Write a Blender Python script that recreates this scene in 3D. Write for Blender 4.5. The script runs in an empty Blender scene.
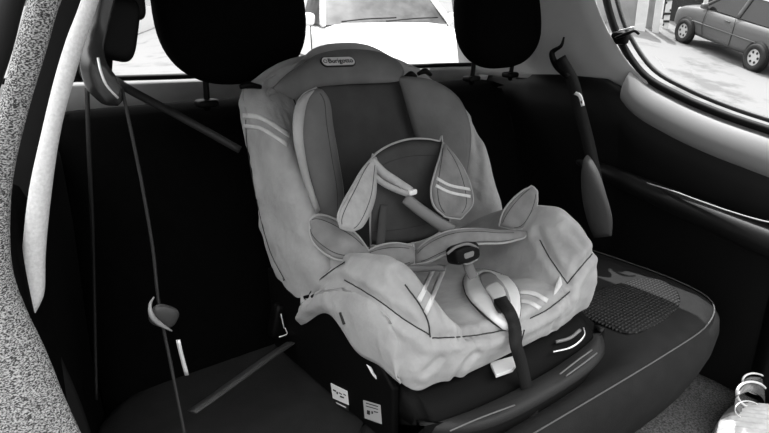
import bpy, bmesh, math, random
from mathutils import Vector, Matrix, noise
random.seed(4)
D = bpy.data
C = bpy.context.scene.collection
sc = bpy.context.scene

# ------------------------------------------------------------ camera
F = 600.0; PIT = math.radians(19.4); AZ = math.radians(38); CZ = 1.17
cam = D.cameras.new('camera'); co = D.objects.new('camera', cam); C.objects.link(co)
cam.sensor_fit = 'HORIZONTAL'; cam.sensor_width = 36; cam.lens = F / 769 * 36
cam.clip_start = 0.02; cam.clip_end = 400
co.location = (0, 0, CZ)
co.rotation_euler = (math.pi / 2 - PIT, 0, -AZ)
sc.camera = co

# ------------------------------------------------------------ sky, sun, exposure
w = D.worlds.new('sky'); sc.world = w; w.use_nodes = True
bg = w.node_tree.nodes['Background']; bg.inputs[0].default_value = (1, 1, 1, 1); bg.inputs[1].default_value = 2.4
_nt = w.node_tree; _tc = _nt.nodes.new('ShaderNodeTexCoord'); _sp = _nt.nodes.new('ShaderNodeSeparateXYZ'); _rp = _nt.nodes.new('ShaderNodeValToRGB')
_nt.links.new(_tc.outputs['Generated'], _sp.inputs[0]); _nt.links.new(_sp.outputs['Z'], _rp.inputs[0]); _nt.links.new(_rp.outputs[0], bg.inputs[0])
_e = _rp.color_ramp.elements; _e[0].position = 0; _e[0].color = (.12, .12, .12, 1); _e[1].position = .8; _e[1].color = (1, 1, 1, 1)
_x = _e.new(.25); _x.color = (.20, .20, .20, 1)
sun = D.lights.new('sun', 'SUN'); so = D.objects.new('sun', sun); C.objects.link(so)
sun.energy = 4.6; sun.angle = math.radians(0.6); sun.color = (1, 1, 1)
so.rotation_euler = Vector((0.25, 0.27, 0.93)).to_track_quat('Z', 'Y').to_euler()
so.location = (4, 4, 9)
sc.view_settings.view_transform = 'Standard'; sc.view_settings.look = 'None'
sc.view_settings.exposure = 1.0; sc.view_settings.gamma = 1
sc.view_settings.use_curve_mapping = False

# ------------------------------------------------------------ materials
MATS = {}
def mat(name, v, rough=.7, metal=0, noise_amt=0, nscale=40, bump=0, bscale=300, spec=.5, sheen=0, coat=0):
    m = D.materials.new(name); m.use_nodes = True; nt = m.node_tree; b = nt.nodes['Principled BSDF']
    b.inputs['Base Color'].default_value = (v, v, v, 1)
    b.inputs['Roughness'].default_value = rough; b.inputs['Metallic'].default_value = metal
    b.inputs['Specular IOR Level'].default_value = spec
    b.inputs['Sheen Weight'].default_value = sheen; b.inputs['Coat Weight'].default_value = coat
    tc = nt.nodes.new('ShaderNodeTexCoord')
    if noise_amt:
        n = nt.nodes.new('ShaderNodeTexNoise'); n.inputs['Scale'].default_value = nscale; n.inputs['Detail'].default_value = 5
        r = nt.nodes.new('ShaderNodeMapRange')
        r.inputs[1].default_value = .3; r.inputs[2].default_value = .7
        r.inputs[3].default_value = max(v * (1 - noise_amt), 0); r.inputs[4].default_value = v * (1 + noise_amt)
        nt.links.new(tc.outputs['Object'], n.inputs['Vector']); nt.links.new(n.outputs['Fac'], r.inputs[0])
        nt.links.new(r.outputs[0], b.inputs['Base Color'])
    if bump:
        n = nt.nodes.new('ShaderNodeTexNoise'); n.inputs['Scale'].default_value = bscale; n.inputs['Detail'].default_value = 3
        bp = nt.nodes.new('ShaderNodeBump'); bp.inputs['Strength'].default_value = bump; bp.inputs['Distance'].default_value = .004
        nt.links.new(tc.outputs['Object'], n.inputs['Vector']); nt.links.new(n.outputs['Fac'], bp.inputs['Height'])
        nt.links.new(bp.outputs[0], b.inputs['Normal'])
    MATS[name] = m
    return m
cover = mat('grey_cover_fabric', .36, .85, noise_amt=.16, nscale=18, bump=.7, bscale=55, spec=.2, sheen=.15)
cover_d = mat('shaded_cover_fabric', .06, .9, noise_amt=.12, nscale=20, bump=.3, bscale=60, spec=.15)  # darker cover cloth, with shade of the seat's hollow put into it
cover_m = mat('middle_cover_fabric', .15, .9, noise_amt=.12, nscale=20, bump=.3, bscale=60, spec=.15)
cover_i = mat('insert_fabric', .21, .88, noise_amt=.2, nscale=30, bump=.5, bscale=70, spec=.15)
light_c = mat('light_grey_fabric', .40, .85, noise_amt=.12, nscale=60, bump=.3, bscale=120, spec=.2)
stripe = mat('pale_stripe', .62, .7, noise_amt=.08, nscale=60)
pipe = mat('piping_fabric', .34, .8)
seam = mat('dark_seam', .025, .9)
shell = mat('black_shell_plastic', .003, .55, bump=.12, bscale=500, spec=.08)
basep = mat('dark_base_plastic', .022, .42, bump=.15, bscale=600, spec=.2)
black = mat('black_fabric', .0015, .95, noise_amt=.3, nscale=60, spec=.05)
blackp = mat('black_plastic', .002, .5, spec=.12)
rubber = mat('black_rubber', .005, .6, spec=.2)
web = mat('black_webbing', .005, .6, bump=.3, bscale=700, spec=.3)
webg = mat('grey_webbing', .03, .6, bump=.3, bscale=700, spec=.3)
chrome = mat('polished_steel', .8, .15, metal=1)
chrome_b = mat('bright_steel', .9, .35, metal=.3)
white_p = mat('white_plastic', .75, .35, noise_amt=.04)
white_s = mat('white_paper', .75, .6)
grey_s = mat('grey_paper', .38, .6)
ink = mat('black_ink', .01, .6)
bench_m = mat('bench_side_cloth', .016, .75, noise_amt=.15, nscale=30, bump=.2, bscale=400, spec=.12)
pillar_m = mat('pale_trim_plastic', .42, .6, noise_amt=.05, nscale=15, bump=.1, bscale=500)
panel_m = mat('black_side_panel', .003, .5, bump=.1, bscale=500, spec=.3)
carpet = mat('floor_carpet', .09, 1, noise_amt=.7, nscale=260, bump=1, bscale=300, spec=.05)
bar_m = mat('pale_door_trim', .62, .6, noise_amt=.12, nscale=300, bump=.15, bscale=400)
tyre = mat('tyre_rubber', .02, .9); rim_m = mat('wheel_silver', .55, .35, metal=.3)
glass_d = mat('car_glass', .015, .08, spec=.6); glass_w = mat('reflecting_windscreen', .045, .3, noise_amt=.7, nscale=5, spec=.15)  # mottled grey of the windscreen paints its reflections
paint_w = mat('white_paint', .85, .25, coat=.4); paint_g = mat('grey_paint', .085, .4, coat=.3)
dark_o = mat('dark_opening', .02, .8)
wall_m = mat('rendered_wall', .30, .9, noise_amt=.2, nscale=2)
wall_p = mat('pale_column', .55, .9, noise_amt=.1, nscale=3)
gate_m = mat('metal_gate', .22, .6, noise_amt=.2, nscale=2)

def flock():
    m = mat('flocked_seal', .3, 1, spec=.05); nt = m.node_tree; b = nt.nodes['Principled BSDF']
    tc = nt.nodes.new('ShaderNodeTexCoord'); mp = nt.nodes.new('ShaderNodeMapping'); mp.inputs['Scale'].default_value = (1, 1, 1.9)
    n = nt.nodes.new('ShaderNodeTexNoise'); n.inputs['Scale'].default_value = 620; n.inputs['Detail'].default_value = 2
    r = nt.nodes.new('ShaderNodeMapRange'); r.inputs[1].default_value = .42; r.inputs[2].default_value = .6; r.inputs[3].default_value = .05; r.inputs[4].default_value = .55
    bp = nt.nodes.new('ShaderNodeBump'); bp.inputs['Strength'].default_value = .6; bp.inputs['Distance'].default_value = .003
    nt.links.new(tc.outputs['Object'], mp.inputs[0]); nt.links.new(mp.outputs[0], n.inputs['Vector'])
    nt.links.new(n.outputs['Fac'], r.inputs[0]); nt.links.new(r.outputs[0], b.inputs['Base Color'])
    nt.links.new(n.outputs['Fac'], bp.inputs['Height']); nt.links.new(bp.outputs[0], b.inputs['Normal'])
    return m
flock_m = flock()
def meshcloth():
    m = mat('ribbed_seat_cloth', .03, .6, spec=.2); nt = m.node_tree; b = nt.nodes['Principled BSDF']
    tc = nt.nodes.new('ShaderNodeTexCoord'); ht = None
    outs = []
    for d in ('X', 'Y'):
        wv = nt.nodes.new('ShaderNodeTexWave'); wv.bands_direction = d; wv.inputs['Scale'].default_value = 28 if d == 'X' else 40
        wv.inputs['Distortion'].default_value = 1.2; wv.inputs['Detail Scale'].default_value = 3
        nt.links.new(tc.outputs['Object'], wv.inputs['Vector']); outs.append(wv)
    mx = nt.nodes.new('ShaderNodeMath'); mx.operation = 'MULTIPLY'
    nt.links.new(outs[0].outputs['Fac'], mx.inputs[0]); nt.links.new(outs[1].outputs['Fac'], mx.inputs[1])
    r = nt.nodes.new('ShaderNodeMapRange'); r.inputs[3].default_value = .006; r.inputs[4].default_value = .05
    nt.links.new(mx.outputs[0], r.inputs[0]); nt.links.new(r.outputs[0], b.inputs['Base Color'])
    bp = nt.nodes.new('ShaderNodeBump'); bp.inputs['Strength'].default_value = .8; bp.inputs['Distance'].default_value = .004
    nt.links.new(mx.outputs[0], bp.inputs['Height']); nt.links.new(bp.outputs[0], b.inputs['Normal'])
    return m
insert_m = meshcloth()
def ground():
    m = mat('pale_concrete', .42, .9); nt = m.node_tree; b = nt.nodes['Principled BSDF']
    tc = nt.nodes.new('ShaderNodeTexCoord')
    n = nt.nodes.new('ShaderNodeTexNoise'); n.inputs['Scale'].default_value = .9; n.inputs['Detail'].default_value = 8; n.inputs['Roughness'].default_value = .65
    r = nt.nodes.new('ShaderNodeValToRGB'); e = r.color_ramp.elements
    e[0].position = .36; e[0].color = (.08, .08, .08, 1); e[1].position = .48; e[1].color = (.135, .135, .135, 1)
    nt.links.new(tc.outputs['Object'], n.inputs['Vector']); nt.links.new(n.outputs['Fac'], r.inputs[0]); nt.links.new(r.outputs[0], b.inputs['Base Color'])
    return m
ground_m = ground()
def pane_mat():
    m = D.materials.new('clear_pane'); m.use_nodes = True; nt = m.node_tree; nt.nodes.clear()
    o = nt.nodes.new('ShaderNodeOutputMaterial'); t = nt.nodes.new('ShaderNodeBsdfTransparent'); g = nt.nodes.new('ShaderNodeBsdfGlossy')
    t.inputs[0].default_value = (.93, .93, .93, 1); g.inputs['Roughness'].default_value = .02
    mx = nt.nodes.new('ShaderNodeMixShader'); mx.inputs[0].default_value = .04
    nt.links.new(t.outputs[0], mx.inputs[1]); nt.links.new(g.outputs[0], mx.inputs[2]); nt.links.new(mx.outputs[0], o.inputs[0])
    return m
pane_m = pane_mat()

# ------------------------------------------------------------ helpers
def V(*a): return Vector(a[0]) if len(a) == 1 else Vector(a)
def ray(px, py):
    r = (px - 384.5) / F; d = (py - 216.5) / F
    up = -math.sin(PIT) - d * math.cos(PIT); fw = math.cos(PIT) - d * math.sin(PIT)
    return Vector((r * math.cos(AZ) + fw * math.sin(AZ), fw * math.cos(AZ) - r * math.sin(AZ), up))
def at(px, py, Y):
    R = ray(px, py); return Vector((0, 0, CZ)) + R * (Y / R.y)
def atx(px, py, X):
    R = ray(px, py); return Vector((0, 0, CZ)) + R * (X / R.x)
def atz(px, py, Z):
    R = ray(px, py); return Vector((0, 0, CZ)) + R * ((Z - CZ) / R.z)
def obj(name, bm, m, parent=None, smooth=True, bevel=0, sub=0):
    bmesh.ops.recalc_face_normals(bm, faces=bm.faces)
    me = D.meshes.new(name); bm.to_mesh(me); bm.free()
    if smooth:
        me.polygons.foreach_set('use_smooth', [True] * len(me.polygons))
    me.materials.append(m)
    o = D.objects.new(name, me); C.objects.link(o)
    if bevel:
        b = o.modifiers.new('b', 'BEVEL'); b.width = bevel; b.segments = 3; b.limit_method = 'ANGLE'; b.harden_normals = True
    if sub:
        s = o.modifiers.new('s', 'SUBSURF'); s.levels = sub; s.render_levels = sub
    if parent is not None:
        o.parent = parent
        o.matrix_parent_inverse = Matrix.Translation(-parent.location) if parent.type == 'EMPTY' else Matrix.Identity(4)
        if parent.type != 'EMPTY' and parent.parent is not None: pass
    return o
def thing(name, label, cat, loc=(0, 0, 0), group=None):
    o = D.objects.new(name, None); C.objects.link(o); o.location = loc; o.empty_display_size = .05
    o['label'] = label; o['category'] = cat
    if group: o['group'] = group
    return o
def tag(o, label, cat, group=None):
    o['label'] = label; o['category'] = cat
    if group: o['group'] = group
    return o
def struct(name, bm, m, **k):
    o = obj(name, bm, m, **k); o['kind'] = 'structure'; return o
def cr(p, n, closed=False):
    """Catmull-Rom resample to n points"""
    p = [Vector(q) for q in p]; N = len(p); segs = N if closed else N - 1; out = []
    for i in range(n):
        t = i / (n if closed else n - 1) * segs; k = min(int(t), segs - 1); u = t - k
        if closed: a, b, c, d = p[(k - 1) % N], p[k % N], p[(k + 1) % N], p[(k + 2) % N]
        else:
            b, c = p[k], p[k + 1]; a = p[k - 1] if k > 0 else b * 2 - c; d = p[k + 2] if k + 2 < N else c * 2 - b
        out.append(.5 * ((2 * b) + (c - a) * u + (2 * a - 5 * b + 4 * c - d) * u * u + (3 * b - a - 3 * c + d) * u ** 3))
    return out
def grid(bm, rows, closed_u=False, closed_v=False):
    vs = [[bm.verts.new(q) for q in r] for r in rows]
    R = len(vs); K = len(vs[0])
    for i in range(R if closed_v else R - 1):
        for j in range(K if closed_u else K - 1):
            a, b, c, d = vs[i][j], vs[i][(j + 1) % K], vs[(i + 1) % R][(j + 1) % K], vs[(i + 1) % R][j]
            try: bm.faces.new((a, b, c, d))
            except ValueError: pass
    return vs
def box(bm, x0, x1, y0, y1, z0, z1, M=None):
    v = [bm.verts.new(Vector((x, y, z)) if M is None else M @ Vector((x, y, z))) for x in (x0, x1) for y in (y0, y1) for z in (z0, z1)]
    for f in ((0, 1, 3, 2), (4, 6, 7, 5), (0, 4, 5, 1), (2, 3, 7, 6), (0, 2, 6, 4), (1, 5, 7, 3)): bm.faces.new([v[i] for i in f])
    return bm
def B(*a, **k): return box(bmesh.new(), *a, **k)
def frames(p):
    out = []; up = Vector((0.13, .05, 1)).normalized(); n = None
    for i in range(len(p)):
        t = (p[min(i + 1, len(p) - 1)] - p[max(i - 1, 0)]).normalized()
        if n is None:
            n = up - t * up.dot(t)
            if n.length < .2: n = Vector((1, 0, 0)) - t * t.x
        else: n = n - t * n.dot(t)
        n.normalize(); out.append((t, n, t.cross(n)))
    return out
def tube(p, r, seg=12, n=None, flat=1.0, bm=None, closed=False):
    bm = bm or bmesh.new()
    N = n or len(p)
    if n: p = cr(p, n, closed)
    p = [Vector(q) for q in p]
    rr = r if isinstance(r, (list, tuple)) else [r] * 2
    rad = [rr[min(int(i / (N - 1) * (len(rr) - 1)), len(rr) - 2)] * (1 - (i / (N - 1) * (len(rr) - 1) - min(int(i / (N - 1) * (len(rr) - 1)), len(rr) - 2))) + rr[min(int(i / (N - 1) * (len(rr) - 1)), len(rr) - 2) + 1] * (i / (N - 1) * (len(rr) - 1) - min(int(i / (N - 1) * (len(rr) - 1)), len(rr) - 2)) for i in range(N)]
    rows = []
    for (t, a, b), q, R in zip(frames(p), p, rad):
        rows.append([q + a * R * math.cos(2 * math.pi * k / seg) + b * R * flat * math.sin(2 * math.pi * k / seg) for k in range(seg)])
    vs = grid(bm, rows, closed_u=True, closed_v=closed)
    if not closed:
        bm.faces.new(vs[0][::-1]); bm.faces.new(vs[-1])
    return bm
def strap(p, width, wdir, thick=.0015, n=40, bm=None):
    """flat webbing along p; wdir = direction of its width"""
    bm = bm or bmesh.new(); p = cr(p, n); rows = []
    ws = wdir if isinstance(wdir, list) else [wdir, wdir]
    for i, q in enumerate(p):
        f = i / (n - 1) * (len(ws) - 1); k = min(int(f), len(ws) - 2)
        wd = Vector(ws[k]).lerp(Vector(ws[k + 1]), f - k)
        t = (p[min(i + 1, n - 1)] - p[max(i - 1, 0)]).normalized()
        wd = (wd - t * wd.dot(t)).normalized(); nn = t.cross(wd)
        h = width / 2
        rows.append([q - wd * h - nn * thick, q + wd * h - nn * thick, q + wd * h + nn * thick, q - wd * h + nn * thick])
    vs = grid(bm, rows, closed_u=True); bm.faces.new(vs[0][::-1]); bm.faces.new(vs[-1])
    return bm
def puff(A, Bc, th, n=28, m=12, ends=True, wr=0.0):
    """closed cushion between two edge curves"""
    A = cr(A, n); Bc = cr(Bc, n); bm = bmesh.new(); rows = []
    for i in range(n):
        a, b = A[i], Bc[i]; u = i / (n - 1)
        ta = (A[min(i + 1, n - 1)] - A[max(i - 1, 0)]) + (Bc[min(i + 1, n - 1)] - Bc[max(i - 1, 0)])
        nn = ta.cross(b - a)
        if nn.length < 1e-9: nn = rows_n
        nn = nn.normalized(); rows_n = nn
        if i and nn.dot(prev) < 0: nn = -nn
        prev = nn
        e = (1 - abs(2 * u - 1) ** 4) ** .5 if ends else 1
        ring = []
        for s in (1, -1):
            rng = range(0, m + 1) if s == 1 else range(m - 1, 0, -1)
            for j in rng:
                t = j / m; q = a.lerp(b, t); h = (1 - (2 * t - 1) ** 2) ** .8
                d = th * h * e * s + s * .0015
                if wr: d += wr * noise.noise(q * 45) * h * e
                ring.append(q + nn * d)
        rows.append(ring)
    vs = grid(bm, rows, closed_u=True); bm.faces.new(vs[0][::-1]); bm.faces.new(vs[-1])
    return bm
def edge_loop(A, Bc, n=24):
    return cr(A, n) + cr(Bc, n)[::-1]
def prism(pts, d, bm=None):
    """extrude closed planar polygon pts by vector d"""
    bm = bm or bmesh.new(); a = [bm.verts.new(p) for p in pts]; b = [bm.verts.new(Vector(p) + Vector(d)) for p in pts]
    n = len(a); bm.faces.new(a[::-1]); bm.faces.new(b)
    for i in range(n): bm.faces.new((a[i], a[(i + 1) % n], b[(i + 1) % n], b[i]))
    return bm
def superell(cx, cy, cz, rx, ry, rz, e1=.55, e2=.6, nu=32, nv=20, M=None, bm=None):
    bm = bm or bmesh.new(); rows = []
    def s(c, e): return math.copysign(abs(c) ** e, c)
    for i in range(1, nv):
        ph = -math.pi / 2 + math.pi * i / nv; r = []
        for j in range(nu):
            th = 2 * math.pi * j / nu
            q = Vector((rx * s(math.cos(ph), e1) * s(math.cos(th), e2), ry * s(math.cos(ph), e1) * s(math.sin(th), e2), rz * s(math.sin(ph), e1)))
            if M: q = M @ q
            r.append(q + Vector((cx, cy, cz)))
        rows.append(r)
    vs = grid(bm, rows, closed_u=True); bm.faces.new(vs[0][::-1]); bm.faces.new(vs[-1])
    return bm
def text_bm(s, size, M, th=.0006):
    cu = D.curves.new('t', 'FONT'); cu.body = s; cu.size = size; cu.extrude = th; cu.align_x = 'CENTER'; cu.align_y = 'CENTER'
    o = D.objects.new('t', cu); C.objects.link(o)
    bpy.context.view_layer.update()
    me = D.meshes.new_from_object(o.evaluated_get(bpy.context.evaluated_depsgraph_get()))
    bm = bmesh.new(); bm.from_mesh(me); bm.transform(M)
    D.objects.remove(o); D.curves.remove(cu); D.meshes.remove(me)
    return bm

# ------------------------------------------------------------ outside: street and walls
def sst(a, b, x):
    t = max(0, min(1, (x - a) / (b - a))); return t * t * (3 - 2 * t)
def gz(x, y):
    return sst(4, 13, x) * .22 * (y - 8.2)
bm = bmesh.new(); rows = []
for i in range(41):
    y = -20 + i * 1.5
    rows.append([Vector((x, y, gz(x, y))) for x in [-20 + j * 1.5 for j in range(41)]])
grid(bm, rows); struct('ground', bm, ground_m)

# ------------------------------------------------------------ car shell (the room)
# floor
bm = bmesh.new(); rows = []
for i in range(30):
    y = -1.2 + i * .09
    rows.append([Vector((x, y, .27 + .012 * noise.noise(Vector((x * 6, y * 6, 0))))) for x in [-.02 + j * .053 for j in range(29)]])
grid(bm, rows); f = struct('floor', bm, carpet); f.modifiers.new('s', 'SOLIDIFY').thickness = .04
# unseen roof lining, curved edge; cut short and darkened to shape the light
bm = bmesh.new(); rows = []
for i in range(24):
    y = .10 + i * .059
    rows.append([Vector((x, y, 1.47 - .12 * abs((x - .76) / .68) ** 3 - .06 * max(0, y - .8))) for x in [.08 + j * .068 for j in range(21)]])
grid(bm, rows); f = struct('ceiling', bm, mat('low_bounce_lining', .12, .95)); f.modifiers.new('s', 'SOLIDIFY').thickness = .02

# right wall: lower panel, rounded window ledge, window curve
WX = 1.47
wc = [atx(*p, WX) for p in ((604, -55), (605, -20), (610, 10), (622, 43), (645, 76), (680, 97), (722, 115), (769, 131), (800, 141), (850, 155))]
wcs = cr(wc, 60)
# lower panel: from window curve inward ledge then down
bm = bmesh.new(); rows = []
low = [q for q in wcs if q.z < 1.03]
for q in low:
    prof = [(-.02, -.06), (-.038, -.066), (-.046, -.075), (-.05, -.09), (-.052, -.105), (-.055, -.12), (-.05, -.16), (-.04, -.22), (-.03, -.28), (-.02, -.4), (-.015, -.55), (-.01, -.72)]
    rows.append([Vector((WX + a, q.y, q.z + b)) for a, b in prof])
q0 = low[0]
back = []
for yy in (q0.y + .05, 1.0, 1.15, 1.3, 1.42):
    back.append([Vector((WX + a * .8 - .02 - .03 * (yy - .8), yy, min(q0.z, 1.0) + b + .05 * (1 if b > -.07 else .5))) for a, b in prof])
rows = back[::-1] + rows
grid(bm, rows); f = struct('wall_right', bm, panel_m)
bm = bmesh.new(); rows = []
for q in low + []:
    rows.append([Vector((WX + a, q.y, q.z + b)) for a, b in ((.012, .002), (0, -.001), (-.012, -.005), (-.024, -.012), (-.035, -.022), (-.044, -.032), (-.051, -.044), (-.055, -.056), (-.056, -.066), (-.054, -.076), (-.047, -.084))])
grid(bm, rows); f = struct('trim_10', bm, mat('sky_lit_ledge', .19, .5, spec=.5))  # paler grey than the panel paints sky light on the ledge
# armrest ridge with a pale thread painting the light caught along its top
bm = tube([V(1.425, .95, .76), V(1.40, .85, .755), V(1.395, .72, .735), V(1.395, .6, .715), V(1.395, .45, .69), V(1.40, .36, .68)], [.008, .022, .026, .03, .034, .034], n=30, seg=16)
struct('trim_1', bm, panel_m)
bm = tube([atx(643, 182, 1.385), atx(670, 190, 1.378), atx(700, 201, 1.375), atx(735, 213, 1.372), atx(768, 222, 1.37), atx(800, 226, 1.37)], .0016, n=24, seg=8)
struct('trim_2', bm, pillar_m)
# pale C pillar trim on the right
bm = bmesh.new(); rows = []
up = [q for q in wcs if q.z > 1.0][::1]
up = [q for q in cr(wc[:6], 26) if q.z > .99]
for k in range(9):
    t = k / 8; row = []
    for q in up:
        tx = 1.46 - .10 * t ** 1.5 - (q.z - .99) * .22
        zz = max(q.z, .985)
        row.append(Vector((tx, q.y + (1.36 - q.y) * t, zz if q.y < 2 else zz)))
    rows.append(row)
# bottom edge dropped to the panel
for r in rows:
    r.append(Vector((r[-1].x, r[-1].y, .972)))
grid(bm, rows); f = struct('trim_3', bm, pillar_m); f.modifiers.new('s', 'SOLIDIFY').thickness = .006
# quarter window: rubber frame, pane
bm = tube([q + Vector((-.008, 0, .004)) for q in wcs], .0095, seg=12); win = struct('window_1', bm, rubber)
bm = tube([q + Vector((.012, -.012, .018)) for q in wcs], .006, seg=10)
f = obj('window_seal', bm, mat('grey_rubber_lip', .05, .5), win)
top = [Vector((WX - (q.z - 1.) * .1, q.y, q.z)) for q in wcs]
bm = bmesh.new(); grid(bm, [[Vector((WX + .012, q.y, q.z)) for q in wcs], [Vector((WX - .08, min(q.y, .93) + .0, 1.42)) for q in wcs]])
obj('pane', bm, pane_m, win)
# B pillar on the far side
bm = tube([V(1.47, .40, .2), V(1.455, .40, .8), V(1.45, .42, 1.0), V(1.40, .44, 1.2), V(1.30, .47, 1.42)], .035, n=20, seg=14)
struct('trim_4', bm, blackp)
# window catch
latch = thing('window_latch', 'black pop-out catch on the rubber frame of the right rear quarter window', 'latch', tuple(atx(622, 37, 1.45)))
p = atx(620, 38, 1.45)
obj('latch_body', superell(p.x, p.y, p.z, .012, .022, .016, .5, .5), blackp, latch)
obj('lever', tube([atx(616, 38, 1.435), atx(626, 34, 1.43), atx(634, 31, 1.44), atx(639, 34, 1.45)], [.004, .005, .0035, .003], n=14, seg=10), blackp, latch)
obj('catch_pin', tube([atx(619, 31, 1.435), atx(634, 27, 1.44)], .0022, n=4, seg=8), chrome_b, latch)

# rear wall (tailgate) with window
bm = bmesh.new(); rows = []
def rearx(t, zoff, y0):   # wraps round at the corners
    s = 2 * t - 1
    return Vector((.76 + .64 * s, y0 - .10 * max(0, s) ** 5 - .03 * max(0, -s) ** 5, zoff + (.035 * (1 - t) ** 2 if zoff > .9 else 0)))
for z, y0 in ((.3, 1.44), (.7, 1.44), (.88, 1.42), (.94, 1.39), (.985, 1.37), (.995, 1.378), (.99, 1.40)):
    rows.append([rearx(k / 40, z, y0) for k in range(41)])
grid(bm, rows); f = struct('wall_back', bm, mat('grey_tailgate_trim', .4, .7, noise_amt=.08, nscale=30)); f.modifiers.new('s', 'SOLIDIFY').thickness = .006
bm = tube([rearx(k / 40, 1.0, 1.385) for k in range(41)], .006, seg=10)
fr = struct('window_2', bm, rubber)
bm = bmesh.new(); grid(bm, [[rearx(k / 20, 1.0, 1.385) for k in range(21)], [rearx(k / 20, 1.42, 1.20) for k in range(21)]])
obj('pane', bm, pane_m, fr)
bm = tube([V(1.41, 1.29, .99), V(1.385, 1.22, 1.1), V(1.36, 1.16, 1.2), V(1.30, 1.1, 1.38)], .008, n=16, seg=10); obj('window_seal', bm, rubber, fr)

# left wall: dark panel behind the B pillar, C pillar
bm = bmesh.new(); rows = []
for y, x in ((.70, .055), (.8, .09), (.95, .135), (1.0, .16), (1.1, .175), (1.25, .18), (1.44, .18)):
    rows.append([Vector((x + a, y, z)) for z, a in ((.25, -.0), (.6, -.01), (.85, 0.), (.94, .0), (.97, -.01), (.985, -.03))])
grid(bm, rows); f = struct('wall_left', bm, black); f.modifiers.new('s', 'SOLIDIFY').thickness = .01
# left C pillar (dark, in shade)
bm = bmesh.new(); rows = []
for px0, px1, py in ((60, 104, 78), (70, 106, 50), (84, 112, 20), (92, 122, -10), (110, 140, -60)):
    a, b = at(px0, py, 1.12), at(px1, py, 1.12); rows.append([a, a.lerp(b, .5) + Vector((0, -.02, 0)), b, b + Vector((-.01, .14, 0))])
grid(bm, rows); f = struct('trim_5', bm, blackp); f.modifiers.new('s', 'SOLIDIFY').thickness = .012
# pale door frame bar, flocked seal and the dark pillar between them
def ribbon(pts, sides, th, y):
    """closed curved bar from pixel rows: (xl, xr, py)"""
    rows = []
    for xl, xr, py in pts:
        a, b = at(xl, py, y), at(xr, py, y); ring = []
        for k in range(sides):
            an = 2 * math.pi * k / sides
            ring.append((a + b) / 2 + (b - a) / 2 * math.cos(an) + Vector((0, th * math.sin(an), 0)))
        rows.append(ring)
    cols = [cr([r[k] for r in rows], 50) for k in range(sides)]
    rows = [[c[i] for c in cols] for i in range(50)]
    bm = bmesh.new(); vs = grid(bm, rows, closed_u=True); bm.faces.new(vs[0][::-1]); bm.faces.new(vs[-1])
    return bm
bm = ribbon([(98, 116, -60), (81, 99, 0), (66, 86, 40), (54, 74, 80), (42, 61, 130), (29, 52, 190), (22, 46, 250), (20, 45, 288), (21, 41, 302), (24, 33, 316)], 20, .008, .72)
struct('trim_6', bm, bar_m)
bm = ribbon([(60, 112, -80), (36, 84, 0), (22, 70, 50), (5, 56, 110), (-10, 44, 170), (-20, 38, 230), (-22, 40, 290), (-22, 50, 330), (-10, 80, 400), (10, 100, 460)], 16, .006, .80)
struct('trim_7', bm, rubber)
bm = ribbon([(48, 90, -60), (28, 61, 0), (14, 46, 50), (-2, 28, 110), (-16, 14, 170), (-26, 10, 220), (-38, 13, 270), (-52, 27, 310), (-60, 46, 350), (-64, 64, 395), (-68, 84, 440), (-70, 100, 480)], 24, .016, .50)
struct('trim_8', bm, flock_m)
bm = ribbon([(14, 48, -60), (-4, 26, 0), (-18, 13, 50), (-34, -6, 110), (-50, -18, 170), (-60, -20, 220)], 14, .01, .47)
struct('trim_9', bm, rubber)

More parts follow.
